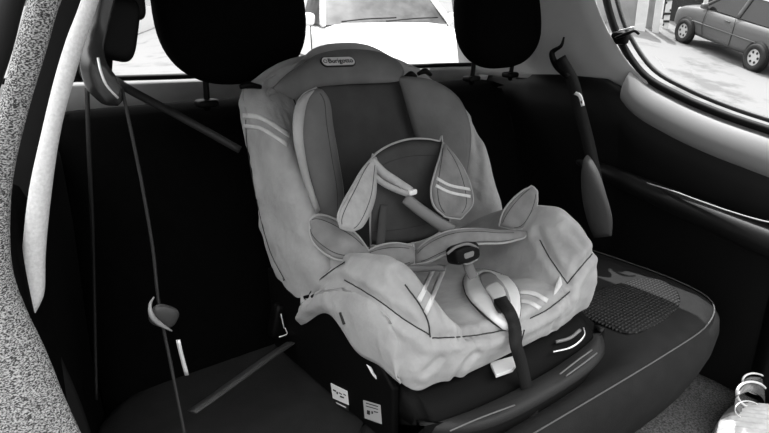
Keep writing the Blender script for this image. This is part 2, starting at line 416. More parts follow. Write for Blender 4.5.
# ------------------------------------------------------------ white car and grey car in the street
def car(name, label, M, paint, glassm, hatch=True):
    t = thing(name, label, 'car', M.translation[:])
    def P(bm): bm.transform(M); return bm
    # local: +x is the nose, y left, z up; origin on the ground under the centre
    def loft(sts, k=16):
        """stations (x, zlo, zhi, halfwidth)"""
        rows = []
        for x, a, b, h in sts:
            r = []
            for j in range(k):
                an = 2 * math.pi * j / k
                c, s = math.cos(an), math.sin(an)
                c = math.copysign(abs(c) ** .38, c); s = math.copysign(abs(s) ** .38, s)
                r.append(Vector((x, h * c, (a + b) / 2 + (b - a) / 2 * s)))
            rows.append(r)
        cols = [cr([r[j] for r in rows], 60) for j in range(k)]
        rows = [[c[i] for c in cols] for i in range(60)]
        bm = bmesh.new(); vs = grid(bm, rows, closed_u=True); bm.faces.new(vs[0][::-1]); bm.faces.new(vs[-1]); return bm
    body = loft([(-1.92, .42, .80, .68), (-1.84, .30, .90, .77), (-1.4, .24, .97, .81), (-.6, .2, .97, .82), (.3, .2, .97, .82), (.72, .2, .97, .81), (1.2, .22, .92, .80), (1.6, .24, .85, .77), (1.84, .30, .76, .70), (1.92, .36, .62, .62)], 24)
    obj('body', P(body), paint, t)
    # glasshouse (dark), roof, pillars
    bm = bmesh.new()
    prof = [(.86, .94), (.35, 1.36), (0, 1.41), (-.8, 1.40), (-1.3, 1.34), (-1.78, .93)]
    rows = []
    for s in (-1, -.0, 1):
        rows.append([Vector((x, s * (.74 - .16 * (z - .94) / .46), z)) for x, z in prof])
    grid(bm, rows)
    for s in (0, 2):
        bm.faces.new([v for v in bm.verts if abs(v.co.y - rows[s][bm.verts[:].index(v) % 6].y) < 1e-6 and (v.co.y < -1e-6 if s == 0 else v.co.y > 1e-6)][:6]) if False else None
    for s in (-1, 1):
        vv = [bm.verts.new(Vector((x, s * (.74 - .16 * (z - .94) / .46), z))) for x, z in prof]; bm.faces.new(vv)
    obj('windows', P(bm), glassm, t, smooth=False)
    bm = superell(-.5, 0, 1.395, .92, .60, .035, .7, .35); obj('roof', P(bm), paint, t)
    for s in (-1, 1):
        def pt(x, z, o=.008): return Vector((x, s * (.74 - .16 * (z - .94) / .46 + o), z))
        for a, b, r in (((.88, .95), (.30, 1.38), .035), ((-.30, .95), (-.36, 1.39), .05), ((-1.05, .95), (-1.12, 1.36), .03), ((-1.75, .95), (-1.30, 1.36), .07)):
            if a[0] == -1.05: continue
            bm = tube([pt(*a), pt((a[0] + b[0]) / 2, (a[1] + b[1]) / 2), pt(*b)], r, n=8, seg=10); obj('pillar', P(bm), paint, t)
        bm = superell(.70, s * .88, 1.0, .06, .09, .065, .6, .6); mi = obj('wing_mirror', P(bm), paint, t)
        bm = superell(1.72, s * .56, .68, .14, .15, .075, .5, .5); obj('headlamp', P(bm), rim_m, t)
        bm = tube([Vector((1.15, s * .825, .58)), Vector((-1.1, s * .835, .58))], .012, n=10, seg=8); obj('side_moulding', P(bm), mat('moulding', .1, .6), t)
        bm = B(-.18, -.02, s * .825 - .012, s * .825 + .012, .80, .83); obj('door_handle', P(bm), paint, t, bevel=.004)
        # door gap lines
        bm = tube([Vector((.62, s * .824, .94)), Vector((.66, s * .826, .6)), Vector((.55, s * .822, .3))], .006, n=10, seg=6)
        obj('door_gap', P(bm), rubber, t)
        bm = tube([Vector((-.33, s * .824, .94)), Vector((-.36, s * .826, .6)), Vector((-.36, s * .822, .3))], .006, n=10, seg=6)
        obj('door_gap', P(bm), rubber, t)
        for wx in (1.2, -1.23):
            Mw = Matrix.Translation((wx, s * .80, .29)) @ Matrix.Rotation(math.pi / 2, 4, 'X')
            bm = bmesh.new(); bmesh.ops.create_cone(bm, cap_ends=True, segments=32, radius1=.345, radius2=.345, depth=.07); bm.transform(Mw @ Matrix.Translation((0, 0, 0))); obj('wheel_arch', P(bm), rubber, t)
            bm = bmesh.new(); rows = []
            for r_, d in ((.18, -.09), (.27, -.1), (.29, -.07), (.29, .07), (.27, .1), (.18, .09)):
                rows.append([Vector((r_ * math.cos(a * math.pi / 16), r_ * math.sin(a * math.pi / 16), d)) for a in range(32)])
            grid(bm, rows, closed_u=True, closed_v=True); bm.transform(Mw); wh = obj('wheel', P(bm), tyre, t)
            bm = bmesh.new(); bmesh.ops.create_cone(bm, cap_ends=True, segments=32, radius1=.185, radius2=.185, depth=.13)
            bm.transform(Mw)
            rimo = obj('hubcap', P(bm), rim_m, wh, smooth=False)
            bm = bmesh.new()
            for a in range(6):
                Mh = Mw @ Matrix.Rotation(a * math.pi / 3, 4, 'Z') @ Matrix.Translation((.115, 0, 0))
                bmesh.ops.create_cone(bm, cap_ends=True, segments=10, radius1=.030, radius2=.030, depth=.145, matrix=Mh)
            obj('rim_holes', P(bm), tyre, wh, smooth=False)
    bm = B(1.86, 1.935, -.62, .62, .34, .50); obj('bumper', P(bm), paint, t, bevel=.03)
    bm = B(1.80, 1.93, -.35, .35, .55, .62); obj('grille', P(bm), rim_m, t, bevel=.01)
    bm = B(1.925, 1.945, -.2, .2, .40, .50); obj('number_plate', P(bm), rim_m, t, bevel=.004)
    bm = tube([Vector((.93, -.55, .975)), Vector((.86, -.25, 1.0)), Vector((.84, .1, 1.01))], .008, n=8, seg=6); tube([Vector((.93, -.05, .975)), Vector((.86, .3, 1.0)), Vector((.84, .6, 1.01))], .008, n=8, seg=6, bm=bm)
    obj('wipers', P(bm), rubber, t)
    return t
# white: nose towards us
def carM(cx, cy, cz, nose, pitch=0, sc_=1):
    a = math.atan2(nose[1], nose[0])
    return Matrix.Translation((cx, cy, cz)) @ Matrix.Rotation(a, 4, 'Z') @ Matrix.Rotation(-pitch, 4, 'Y') @ Matrix.Scale(sc_, 4)
nose = Vector((-.33, -.944))
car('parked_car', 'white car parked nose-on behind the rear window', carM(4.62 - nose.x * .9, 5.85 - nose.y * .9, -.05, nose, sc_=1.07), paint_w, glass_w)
fw_, rw_ = Vector((17.97, 8.92, .17)), Vector((16.85, 6.46, -.37))
hd = (fw_ - rw_).normalized(); mid = (fw_ + rw_) / 2; rgt = Vector((hd.y, -hd.x, 0)).normalized()
cc_ = mid + rgt * .82
car('parked_car', 'grey three-door hatchback on the sloping street seen through the right quarter window', carM(cc_.x, cc_.y, cc_.z - .0, (hd.x, hd.y), math.asin(hd.z), 1.12), paint_g, glass_d)

# street front beyond
def wall_thing(name, label, cat, px0, px1, dist, h, m, d=.4, base=None):
    R0, R1 = ray(px0, 30), ray(px1, 30)
    a = Vector((R0.x, R0.y)).normalized() * dist; b = Vector((R1.x, R1.y)).normalized() * dist
    dd = (b - a).normalized(); nn = Vector((-dd.y, dd.x)); nn = nn if nn.dot(a) > 0 else -nn
    pts = [Vector((q.x, q.y, -2)) for q in (a, b, b + nn * d, a + nn * d)]
    o = obj(name, prism(pts, (0, 0, h + 2)), m, smooth=False)
    tag(o, label, cat); return o
wall_thing('house_wall', 'dark grey rendered street wall at the left edge of the quarter window view', 'wall', 560, 606, 20.8, 5, wall_m)
wall_thing('metal_gate', 'ribbed grey metal gate left of the pale columns', 'gate', 606.3, 634, 20.6, 4, gate_m, d=.1)
wall_thing('gate_column', 'wide pale column beside the grey metal gate', 'column', 634.3, 645, 20.5, 4, wall_p)
wall_thing('house_wall', 'grey recess between the two pale columns', 'wall', 645.3, 651.7, 21.3, 5, wall_m)
wall_thing('gate_column', 'narrow pale column left of the lettered sign', 'column', 652, 659, 20.7, 4, wall_p)
wall_thing('garage_front', 'dark garage opening behind the grey hatchback', 'garage', 660.5, 698.7, 24.2, 5, dark_o)
wall_thing('gate_post', 'slim pale post behind the bonnet of the grey hatchback', 'post', 699, 703, 24.0, 5, wall_p)
wall_thing('garage_front', 'dark shutter to the right, above the roof of the grey hatchback', 'garage', 703.5, 800, 24.4, 5, mat('dark_shutter', .04, .8, noise_amt=.3, nscale=3))
sg = wall_thing('street_sign', 'tall narrow white sign with black lettering beside the garage opening', 'sign', 662, 668, 22.0, 2.6, white_s, d=.08)
# its lettering: unreadable dark marks
R0 = ray(665, 30); c = Vector((R0.x, R0.y)).normalized() * 21.96; rd = Vector((c.y, -c.x)).normalized()
bm = bmesh.new()
for k in range(6):
    z = .55 + k * .33; s = .07 * (1 if k % 2 else -1)
    for o1, o2, z1, z2 in ((-.09, .02 + s, z, z + .07), (-.02 + s, .09, z + .1, z + .17)):
        a = c + rd * o1; b = c + rd * o2
        bm.faces.new([bm.verts.new(v) for v in ((a.x, a.y, z1), (b.x, b.y, z1), (b.x, b.y, z2), (a.x, a.y, z2))])
    obj('lettering', bm, ink, sg, smooth=False); bm = bmesh.new()
# far wall behind the white car
o = obj('boundary_wall', B(-10, 12, 20, 20.3, -.5, 1.15), mat('whitewash', .6, .9), smooth=False); tag(o, 'low whitewashed wall far behind the white car', 'wall')
o = obj('house_wall', B(-10, 14, 26, 26.4, -.5, 5.0), mat('far_wall', .14, .9, noise_amt=.25, nscale=1.2), smooth=False); tag(o, 'tall grey house wall beyond the low white wall', 'wall')

# ------------------------------------------------------------ rear bench
bench = thing('rear_bench', 'black cloth rear bench with ribbed insert under the child car seat', 'car seat', (.78, .8, .29))
def bench_outline(z, grow=0):
    """rounded plan of the cushion"""
    pts = [(.20, 1.02), (.20, .60), (.23, .50), (.34, .465), (.7, .45), (1.05, .44), (1.23, .445), (1.345, .49), (1.39, .59), (1.40, .75), (1.395, .9), (1.39, 1.03)]
    cx, cy = .8, .75
    return [Vector((cx + (x - cx) * (1 + grow), cy + (y - cy) * (1 + grow * 1.6) if y < 1 else y, z)) for x, y in pts]
bm = bmesh.new(); rows = []
for z, g in ((.33, -.12), (.345, -.085), (.37, -.06), (.41, -.03), (.45, -.008), (.49, .0), (.515, -.006), (.535, -.03), (.546, -.07), (.549, -.14), (.546, -.3), (.54, -.6), (.538, -.97)):
    rows.append(cr(bench_outline(z, g), 140, closed=True))
for r in rows:
    for q in r:
        if q.z > .46: q.z -= .045 * (q.z - .46) / .089 * sst(1.02, .93, q.x) * sst(.47, .54, q.y)
vs = grid(bm, rows, closed_u=True); bm.faces.new(vs[0][::-1]); bm.faces.new(vs[-1])
cush = obj('cushion', bm, bench_m, bench)
# textured insert on the top
bm = bmesh.new(); rows = []
ins = [(1.035, .70), (1.025, .66), (1.025, .60), (1.035, .53), (1.1, .515), (1.2, .52), (1.27, .545), (1.31, .585), (1.32, .625), (1.29, .655), (1.2, .675), (1.1, .69)]
ins = cr([Vector((x, y, 0)) for x, y in ins], 70, closed=True); cx, cy = 1.17, .60
for g, z in ((1, .5475), (.99, .5515), (.93, .554), (.7, .5555), (.4, .556), (.02, .556)):
    rows.append([Vector((cx + (q.x - cx) * g, cy + (q.y - cy) * g, z)) for q in ins])
vs = grid(bm, rows, closed_u=True); bm.faces.new(vs[-1]); bm.faces.new(vs[0][::-1])
obj('ribbed_insert', bm, insert_m, bench)
po = cr(bench_outline(.5365, -.028), 70, closed=True)
for q in po: q.z -= .045 * (q.z - .46) / .089 * sst(1.02, .93, q.x) * sst(.47, .54, q.y)
obj('piping', tube([q + Vector((0, 0, .002)) for q in po[12:62]], .0014, seg=8), mat('bench_piping', .09, .5), bench)
# backrest
bm = bmesh.new(); rows = []
for k in range(40):
    t = k / 39; x = .162 + 1.213 * t
    ed = min(1, min(t, 1 - t) * 18); e = .03 * (1 - ed ** .5)
    tz = .985 - .018 * t
    prof = [(1.02, .31), (1.0, .45), (1.015, .56), (1.04, .62), (1.08, .75), (1.13, .87), (1.17, .94), (1.195, tz - .01), (1.22, tz), (1.25, tz), (1.275, tz - .01), (1.285, .94), (1.24, .75), (1.18, .31)]
    rows.append([Vector((x, a + e * (1 if i < 8 else -1), b - (e * .6 if 6 < i < 11 else 0))) for i, (a, b) in enumerate(prof)])
vs = grid(bm, rows, closed_u=True); bm.faces.new(vs[0][::-1]); bm.faces.new(vs[-1])
obj('backrest', bm, black, bench)
# side bolster on the right, the light on it put into a paler cloth
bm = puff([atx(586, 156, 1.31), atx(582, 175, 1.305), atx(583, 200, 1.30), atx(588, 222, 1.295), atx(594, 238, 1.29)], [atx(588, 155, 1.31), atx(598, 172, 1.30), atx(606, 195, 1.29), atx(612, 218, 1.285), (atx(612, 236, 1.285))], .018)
obj('side_bolster', bm, mat('lit_bolster_cloth', .05, .8, bump=.2, bscale=400), bench)
# headrests
def headrest(cx, cy, cz, rx, ry, rz, tilt, label, posts):
    t = thing('headrest', label, 'headrest', (cx, cy, cz - rz), 'black headrests on the rear bench')
    Mh = Matrix.Rotation(tilt, 4, 'X') @ Matrix.Rotation(0, 4, 'Z')
    bm = superell(cx, cy, cz, rx, ry, rz, .8, .72, M=Mh, nu=48, nv=32)
    obj('padding', bm, black, t)
    for x in posts:
        obj('post', tube([V(x, cy + .005, .97), V(x, cy, 1.02), V(x, cy, cz - rz * .6)], .006, n=6, seg=10), blackp, t)
        obj('post_guide', superell(x, cy + .005, .985, .022, .018, .008, .5, .5), blackp, t)
    return t
headrest(.535, 1.17, 1.16, .155, .06, .142, -.12, 'large black headrest left of the child car seat', (.465, .62))
headrest(1.28, 1.14, 1.142, .15, .058, .135, -.12, 'smaller-looking black headrest on the right beside the pale pillar', (1.19, 1.345))

# ------------------------------------------------------------ seat belts
# left: guide loop on the pillar, hanging webbing and tongue
bl = thing('seat_belt', 'black seat belt hanging by the left pillar with curved glossy guide', 'seat belt', tuple(at(95, 70, .95)))
gl = mat('glossy_guide', .02, .25, spec=.8)
bm = tube([at(110, -30, .95), at(99, 20, .95), at(94, 45, .94), at(94, 65, .93), at(101, 82, .93), at(112, 96, .93), at(120, 103, .93)], [.016, .014, .013, .018, .022, .018, .006], n=30, seg=16, flat=.55)
obj('guide_cover', bm, gl, bl)
bm = tube([at(98, 58, .915), at(101, 72, .905), at(107, 86, .905), at(118, 98, .91)], .0018, n=12, seg=8)
obj('guide_ridge', bm, chrome_b, bl)
bm = superell(*at(117, 28, .98), .028, .02, .048, .5, .5, M=Matrix.Rotation(.25, 4, 'Y')); obj('retractor_cover', bm, blackp, bl)
bm = superell(*at(128, 0, 1.0), .022, .02, .03, .5, .5); obj('height_adjuster', bm, blackp, bl)
bm = tube([at(82, 62, .95), at(84, 74, .94), at(92, 86, .93)], [.004, .006, .004], n=8, seg=8); obj('spring_clip', bm, blackp, bl)
bm = strap([at(87, 88, .95), at(89, 150, .95), at(92, 220, .95), at(94, 300, .95), at(96, 400, .9)], .006, (0.5, -.8, 0)); obj('webbing', bm, web, bl)
bm = strap([at(122, 88, .93), at(133, 140, .92), at(143, 190, .91), at(153, 250, .89), at(159, 305, .86), at(170, 360, .82), at(186, 440, .78)], .004, (0.6, -.6, 0)); obj('webbing', bm, webg, bl)
bm = strap([at(112, 78, .95), at(130, 90, 1.02), at(160, 106, 1.06), at(190, 122, 1.07), at(240, 150, 1.02)], .014, [(0, 0, 1), (0, .3, 1)], n=30); obj('webbing', bm, mat('dark_webbing', .010, .6), bl)
# tongue: rounded plastic grip with steel plate
p = at(164, 316, .84)
to = obj('tongue_grip', superell(p.x, p.y, p.z, .022, .008, .017, .7, .7, M=Matrix.Rotation(.6, 4, 'Y')), mat('grip_plastic', .05, .35), bl)
obj('tongue_plate', strap([at(178, 340, .83), at(182, 357, .83), at(187, 375, .83)], .006, (1, -.6, 0), thick=.0012, n=8), chrome_b, bl)
obj('tongue_rim', tube([at(154, 297, .83), at(150, 305, .825), at(152, 316, .82), at(160, 324, .82), at(172, 331, .82)], [.001, .0025, .004, .0035, .001], n=18, seg=10), mat('grip_rim', .3, .3), bl)
# stalk buckle beside the child seat
bk = thing('belt_buckle', 'black belt buckle with bright metal edge beside the base of the child car seat', 'buckle', tuple(at(282, 322, .93)))
p = at(281, 320, .95)
obj('buckle_body', superell(p.x, p.y, p.z, .022, .014, .036, .45, .45, M=Matrix.Rotation(.25, 4, 'Y')), blackp, bk)
obj('metal_edge', tube([at(281, 314, .925), at(284, 328, .925)], .0012, n=6, seg=8), chrome_b, bk)
obj('latch_plate', tube([at(285, 328, .925), at(287, 334, .925), at(279, 337, .925)], .0012, n=8, seg=8), chrome_b, bk)
lw = strap([at(192, 412, .80), at(215, 396, .815), at(240, 378, .84), at(268, 358, .875), at(292, 342, .915)], .024, (0.3, -.9, .3)); lo = obj('lap_belt', lw, mat('lap_webbing', .04, .6, bump=.3, bscale=700)); tag(lo, 'dark grey strip of lap webbing lying across the left of the bench', 'belt')
# right: belt from the pillar with hanging steel tongue
br = thing('seat_belt', 'black seat belt running down from the pale right pillar with bright steel tongue', 'seat belt', tuple(atx(560, 60, 1.36)))
bm = tube([atx(564, 37, 1.37), atx(561, 46, 1.365), atx(552, 53, 1.36), atx(557, 66, 1.355), atx(570, 78, 1.35)], [.003, .006, .010, .014, .014], n=20, seg=12, flat=.6); obj('belt_guide', bm, blackp, br)
bm = strap([atx(560, 58, 1.355), atx(572, 80, 1.345), atx(580, 110, 1.335), atx(590, 150, 1.33), atx(600, 200, 1.32), atx(606, 235, 1.315)], .03, (.35, -.9, 0)); obj('webbing', bm, web, br)
bm = strap([atx(575, 93, 1.32), atx(580, 96, 1.32), atx(583, 106, 1.315)], .009, (.5, -.8, .3), thick=.001, n=10); obj('tongue_plate', bm, chrome_b, br)
bm = strap([atx(581, 101, 1.312), atx(582, 103.5, 1.312)], .003, (.5, -.8, .3), thick=.001, n=4); obj('tongue_slot', bm, ink, br)

# ------------------------------------------------------------ child car seat
CX = .725
cs = thing('child_car_seat', 'grey fabric child car seat with black shell strapped on the rear bench', 'child car seat', (CX, .78, .56))
# black shell and base
bm = bmesh.new(); rows = []
def shell_row(z, w, y0, y1):
    return cr([Vector((CX + sx * w, y, z)) for sx, y in ((-1, y1 - .02), (-1, (y0 + y1) / 2), (-1, y0 + .06), (-.93, y0 + .02), (-.8, y0), (0, y0 - .012), (.8, y0), (.93, y0 + .02), (1, y0 + .06), (1, (y0 + y1) / 2), (1, y1 - .02), (.85, y1), (0, y1 + .01), (-.85, y1))], 64, closed=True)
for z, w_, y0, y1 in ((.508, .215, .56, .97), (.556, .215, .545, .98), (.562, .225, .535, .99), (.58, .228, .54, .99), (.60, .226, .56, .99), (.62, .226, .60, .99), (.628, .222, .62, .985), (.63, .1, .7, .9)):
    rows.append(shell_row(z, w_, y0, y1))
vs = grid(bm, rows, closed_u=True); bm.faces.new(vs[0][::-1]); bm.faces.new(vs[-1])
obj('shell', bm, shell, cs)
# side cheek of the shell that carries the stickers
for s in (-1, 1):
    pts = [(.60, .508), (.99, .508), (1.0, .68), (.95, .69), (.88, .67), (.80, .70), (.72, .69), (.64, .65), (.60, .62)]
    bm = prism([Vector((CX + s * .226, y, z)) for y, z in pts], (s * .014, 0, 0)); obj('side_cheek', bm, shell, cs, bevel=.005, smooth=False)
# moulded base tray in front
bm = bmesh.new(); rows = []
for k in range(40):
    t = k / 39; x = CX - .222 + .465 * t; e = 1 - abs(2 * t - 1) ** 6; c = .03 * (1 - abs(2 * t - 1) ** 2.5)
    yf = .515 - c + .0
    rows.append([Vector((x, yf + (y) + (1 - e) * (.04 if i < 5 else 0), z)) for i, (y, z) in enumerate(((.02, .52), (.006, .556), (.0, .564), (.004, .573), (.012, .577), (.03, .579), (.034, .571), (.05, .569), (.054, .58), (.075, .588), (.10, .60), (.15, .60), (.15, .51), (.03, .51)))])
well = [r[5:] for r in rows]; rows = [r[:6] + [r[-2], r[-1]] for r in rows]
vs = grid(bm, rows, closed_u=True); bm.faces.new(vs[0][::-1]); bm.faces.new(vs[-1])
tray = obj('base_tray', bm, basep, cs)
bm = bmesh.new(); vs = grid(bm, well, closed_u=True); bm.faces.new(vs[0][::-1]); bm.faces.new(vs[-1]); obj('shaded_base_well', bm, mat('shaded_well_plastic', .002, .8, spec=.1), cs)  # rear of the tray in black, painting the shade under the fabric skirt
for a, b in (((428, 398), (462, 390)), ((520, 388), (552, 372))):
    pass
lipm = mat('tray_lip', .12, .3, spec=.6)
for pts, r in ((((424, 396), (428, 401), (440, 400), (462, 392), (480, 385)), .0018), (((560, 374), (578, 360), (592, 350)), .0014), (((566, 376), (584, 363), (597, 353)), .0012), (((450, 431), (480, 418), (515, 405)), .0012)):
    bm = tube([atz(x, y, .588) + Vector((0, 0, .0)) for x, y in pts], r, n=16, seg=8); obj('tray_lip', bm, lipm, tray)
# recline handle: bright steel bow at right
bm = tube([atz(553, 352, .60), atz(572, 347, .60), atz(584, 336, .602), atz(583, 327, .605)], .0022, n=20, seg=10); obj('recline_handle', bm, chrome, cs)
bm = tube([atz(556, 342, .605), atz(570, 338, .605), atz(580, 330, .61)], .003, n=12, seg=10); obj('handle_bar', bm, mat('grey_handle', .18, .3), cs)
# white adjuster plate under the front edge
bm = prism([atz(490, 362, .612), atz(516, 355, .612), atz(518, 362, .612), atz(513, 369, .612), atz(496, 375, .612)], (0, 0, -.006)); obj('adjuster_plate', bm, white_p, cs, bevel=.001, smooth=False)

# fabric: backrest body (cross sections from bottom to crown)
def back_section(v):
    """v 0..1 bottom to top"""
    def L(tab):
        for (a, x), (b, y) in zip(tab, tab[1:]):
            if v <= b:
                u = (v - a) / (b - a); u = u * u * (3 - 2 * u) * .5 + u * .5; return x + (y - x) * u
        return tab[-1][1]
    z = .63 + .42 * v
    w_ = L([(0, .235), (.3, .246), (.75, .246), (.93, .24), (1, .225)])
    yf = L([(0, .82), (.25, .80), (.5, .845), (.75, .915), (.9, .985), (1, 1.05)])
    yc = L([(0, .93), (.4, .97), (.75, 1.02), (1, 1.07)])
    yb = L([(0, .98), (.4, 1.03), (.75, 1.06), (1, 1.085)])
    th = .045
    P = []
    half = [(w_ - .012, yb), (w_, (yb * .6 + yf * .4)), (w_ - .001, yf + .03), (w_ - .02, yf), (w_ - .045, yf + .012), (w_ - .07, yf + (yc - yf) * .5), (w_ - .095, yc - .02), (w_ * .3, yc)]
    crown = .035 * sst(.6, 1, v)
    def cz(x): return crown * math.exp(-(x / .11) ** 4) - (.03 * sst(.7, 1, v)) * sst(.14, .24, abs(x))
    for x, y in half: P.append(Vector((CX - x, y, z + cz(x))))
    for x, y in half[::-1]: P.append(Vector((CX + x, y, z + cz(x))))
    P.append(Vector((CX + w_ * .5, yb + .01, z + cz(w_ * .5)))); P.append(Vector((CX - w_ * .5, yb + .01, z + cz(w_ * .5))))
    return P
NV = 40
rows = []
for i in range(NV):
    v = i / (NV - 1); r = cr(back_section(v), 90, closed=True)
    rows.append([q + Vector((0, -1, 0)) * .004 * noise.noise(q * 22) + Vector((1, 0, 0)) * .003 * noise.noise(q * 30 + Vector((5, 0, 0))) for q in r])
# rounded top cap
top = rows[-1]; cen = sum(top, Vector()) / len(top)
for g, dz in ((.93, .006), (.8, .011), (.55, .014), (.2, .015)):
    rows.append([Vector((cen.x + (q.x - cen.x) * (g ** .5), cen.y + (q.y - cen.y) * g, q.z + dz)) for q in top])
bm = bmesh.new(); vs = grid(bm, rows, closed_u=True); bm.faces.new(vs[0][::-1]); bm.faces.new(vs[-1])
backc = obj('backrest_cover', bm, cover, cs, sub=1)

# fabric: seat cover with armrests (grid over x, profile front to back and down)
def seat_profile(u):
    """u -1..1 across"""
    a = abs(u)
    # armrest factor
    arm = sst(.50, .78, a)
    out = sst(.90, 1, a)
    fx = .05 * (1 - a ** 2.2)           # front bulges to the middle
    ctr = [(.93, .655), (.86, .648), (.78, .648), (.70, .664), (.64, .686), (.59, .692), (.564, .682), (.556, .66), (.560, .635), (.566, .620)]
    ar = [(.93, .70), (.86, .725), (.78, .765), (.70, .795), (.645, .800), (.60, .775), (.572, .735), (.562, .69), (.564, .65), (.570, .625)]
    ot = [(.872, .640), (.845, .672), (.78, .71), (.70, .745), (.645, .75), (.615, .735), (.59, .71), (.580, .68), (.580, .66), (.586, .645)]
    P = []
    for c, b, o in zip(ctr, ar, ot):
        y = c[0] + (b[0] - c[0]) * arm; z = c[1] + (b[1] - c[1]) * arm
        y = y + (o[0] - y) * out; z = z + (o[1] - z) * out
        P.append((y - (0.008 * (1 - a * a) if y < .6 else 0), z))
    return P
US = [-1, -.985, -.95, -.88, -.78, -.68, -.6, -.52, -.45, -.36, -.2, 0, .2, .36, .45, .52, .6, .68, .78, .88, .95, .985, 1]
cols = []
for u in US:
    pr_ = seat_profile(u); cols.append(cr([Vector((CX + .243 * u, y, z)) for y, z in pr_], 60))
rowsx = [cr([c[i] for c in cols], 110) for i in range(60)]
for r in rowsx:
    for k, q in enumerate(r):
        n1 = noise.noise(q * 26) * .0035 + noise.noise(Vector((q.x * 60, q.y * 25, q.z * 18))) * .002
        # creases in the front skirt
        if q.z < .665: n1 += .004 * noise.noise(Vector((q.x * 30 + q.z * 20, 0, q.z * 6)))
        r[k] = q + Vector((0, -n1, n1))
# outer sides: hang down to the arched edge
def side_low(y):
    return .592 + .085 * math.exp(-((y - .765) / .085) ** 2) + .05 * sst(.72, .62, y) + (.02 if y > .9 else 0)
left = []; right = []
bm = bmesh.new(); vs = grid(bm, rowsx)
for side in (0, -1):
    s = -1 if side == 0 else 1; prev = [r[side] for r in vs]
    for k in range(1, 7):
        t = k / 6; new = []
        for i, r in enumerate(rowsx):
            q = r[side]; lo = side_low(q.y); g = sst(.004, .035, q.z - lo)
            if g <= 0: new.append(prev[i]); continue
            new.append(bm.verts.new((q.x + s * .010 * math.sin(math.pi * min(1, t * 1.1)) * g, q.y, q.z + (lo - q.z) * t * g)))
        for i in range(len(new) - 1):
            ring = []
            for v_ in (prev[i], prev[i + 1], new[i + 1], new[i]):
                if v_ not in ring: ring.append(v_)
            if len(ring) > 2:
                try: bm.faces.new(ring)
                except ValueError: pass
        prev = new
bmesh.ops.remove_doubles(bm, verts=bm.verts, dist=.00005)
seatc = obj('seat_cover', bm, cover, cs, sub=1)
so_ = seatc.modifiers.new('s2', 'SOLIDIFY'); so_.thickness = .004; so_.offset = -1

# seams over the seat cover (snapped just above the surface)
bpy.context.view_layer.update()
from mathutils.bvhtree import BVHTree
def bvh(o):
    dg = bpy.context.evaluated_depsgraph_get(); e = o.evaluated_get(dg); me = e.to_mesh()
    b = bmesh.new(); b.from_mesh(me); b.transform(o.matrix_world); t = BVHTree.FromBMesh(b); b.free(); e.to_mesh_clear(); return t
T_seat = bvh(seatc); T_back = bvh(backc)
def cast(T, pix, n=30):
    pts = cr([Vector((x, y, 0)) for x, y in pix], n); out = []
    for q in pts:
        loc, n_, i, dist = T.ray_cast(Vector((0, 0, CZ)), ray(q.x, q.y).normalized())
        if loc is not None: out.append(loc)
    return out
def crease(o, T, lines, depth, width, puck=.0):
    pts = [p for l in lines for p in cast(T, l)]
    from mathutils.kdtree import KDTree
    kd = KDTree(len(pts)); [kd.insert(p, i) for i, p in enumerate(pts)]; kd.balance()
    me = o.data; mi = o.matrix_world
    mv = []
    for v in me.vertices:
        w_ = mi @ v.co; c_, i_, d_ = kd.find(w_)
        if d_ > width * 5: continue
        nn = v.normal
        if nn.dot(w_ - Vector((0, 0, CZ))) > 0: nn = -nn
        g = -depth * math.exp(-(d_ / width) ** 2) + depth * .8 * math.exp(-((d_ - width * 2.6) / (width * 1.5)) ** 2)
        g += puck * math.exp(-(d_ / (width * 2.5)) ** 2) * noise.noise(w_ * 95) * 1.2
        mv.append((v, nn * g))
    for v, d_ in mv: v.co += d_
SEAMS = [[(345, 280), (362, 290), (385, 305), (405, 320), (430, 335)], [(430, 337), (428, 322), (420, 305), (408, 287), (396, 272)], [(432, 338), (470, 336), (505, 330), (530, 320), (550, 308), (570, 290)], [(538, 232), (548, 255), (558, 270), (567, 283)], [(567, 284), (580, 268), (594, 250)], [(306, 300), (312, 285), (328, 268), (345, 262)], [(345, 280), (325, 282), (310, 300)]]
BSEAMS = [[(283, 82), (292, 95), (300, 120), (315, 170), (330, 215)], [(246, 100), (248, 150), (258, 205), (270, 250), (285, 280)], [(470, 112), (476, 140), (478, 170), (476, 200)]]
crease(seatc, T_seat, SEAMS, .007, .006, .005)
crease(backc, T_back, BSEAMS, .005, .006, .006)
# folds in the fabric of the skirt and wings
crease(seatc, T_seat, [[(450, 385), (462, 368), (475, 352)], [(425, 372), (440, 358)], [(350, 330), (365, 345), (378, 352)], [(552, 330), (560, 312), (572, 300)], [(585, 255), (578, 240), (565, 228)], [(330, 300), (335, 315), (350, 325)]], .0035, .005)
crease(backc, T_back, [[(262, 165), (272, 155)], [(255, 190), (262, 180)], [(262, 230), (272, 222)], [(275, 270), (290, 262)], [(250, 140), (256, 150)], [(268, 110), (285, 118)]], .0035, .004)
bpy.context.view_layer.update()
T_seat = bvh(seatc); T_back = bvh(backc)
def hit(T, px, py, lift=.0):
    d = ray(px, py).normalized(); loc, n, i, dist = T.ray_cast(Vector((0, 0, CZ)), d)
    if loc is None: return None
    if n.dot(d) > 0: n = -n
    return loc + n * lift, n
def on_surface(T, pix, n=24, lift=.0008):
    pts = cr([Vector((x, y, 0)) for x, y in pix], n); out = []
    for q in pts:
        h = hit(T, q.x, q.y, lift)
        if h: out.append(h[0])
    return out
def seam_line(T, pix, parent, r=.0011, m=seam, n=26):
    p = on_surface(T, pix, n)
    if len(p) > 3: return obj('seam', tube(p, r, seg=6), m, parent)
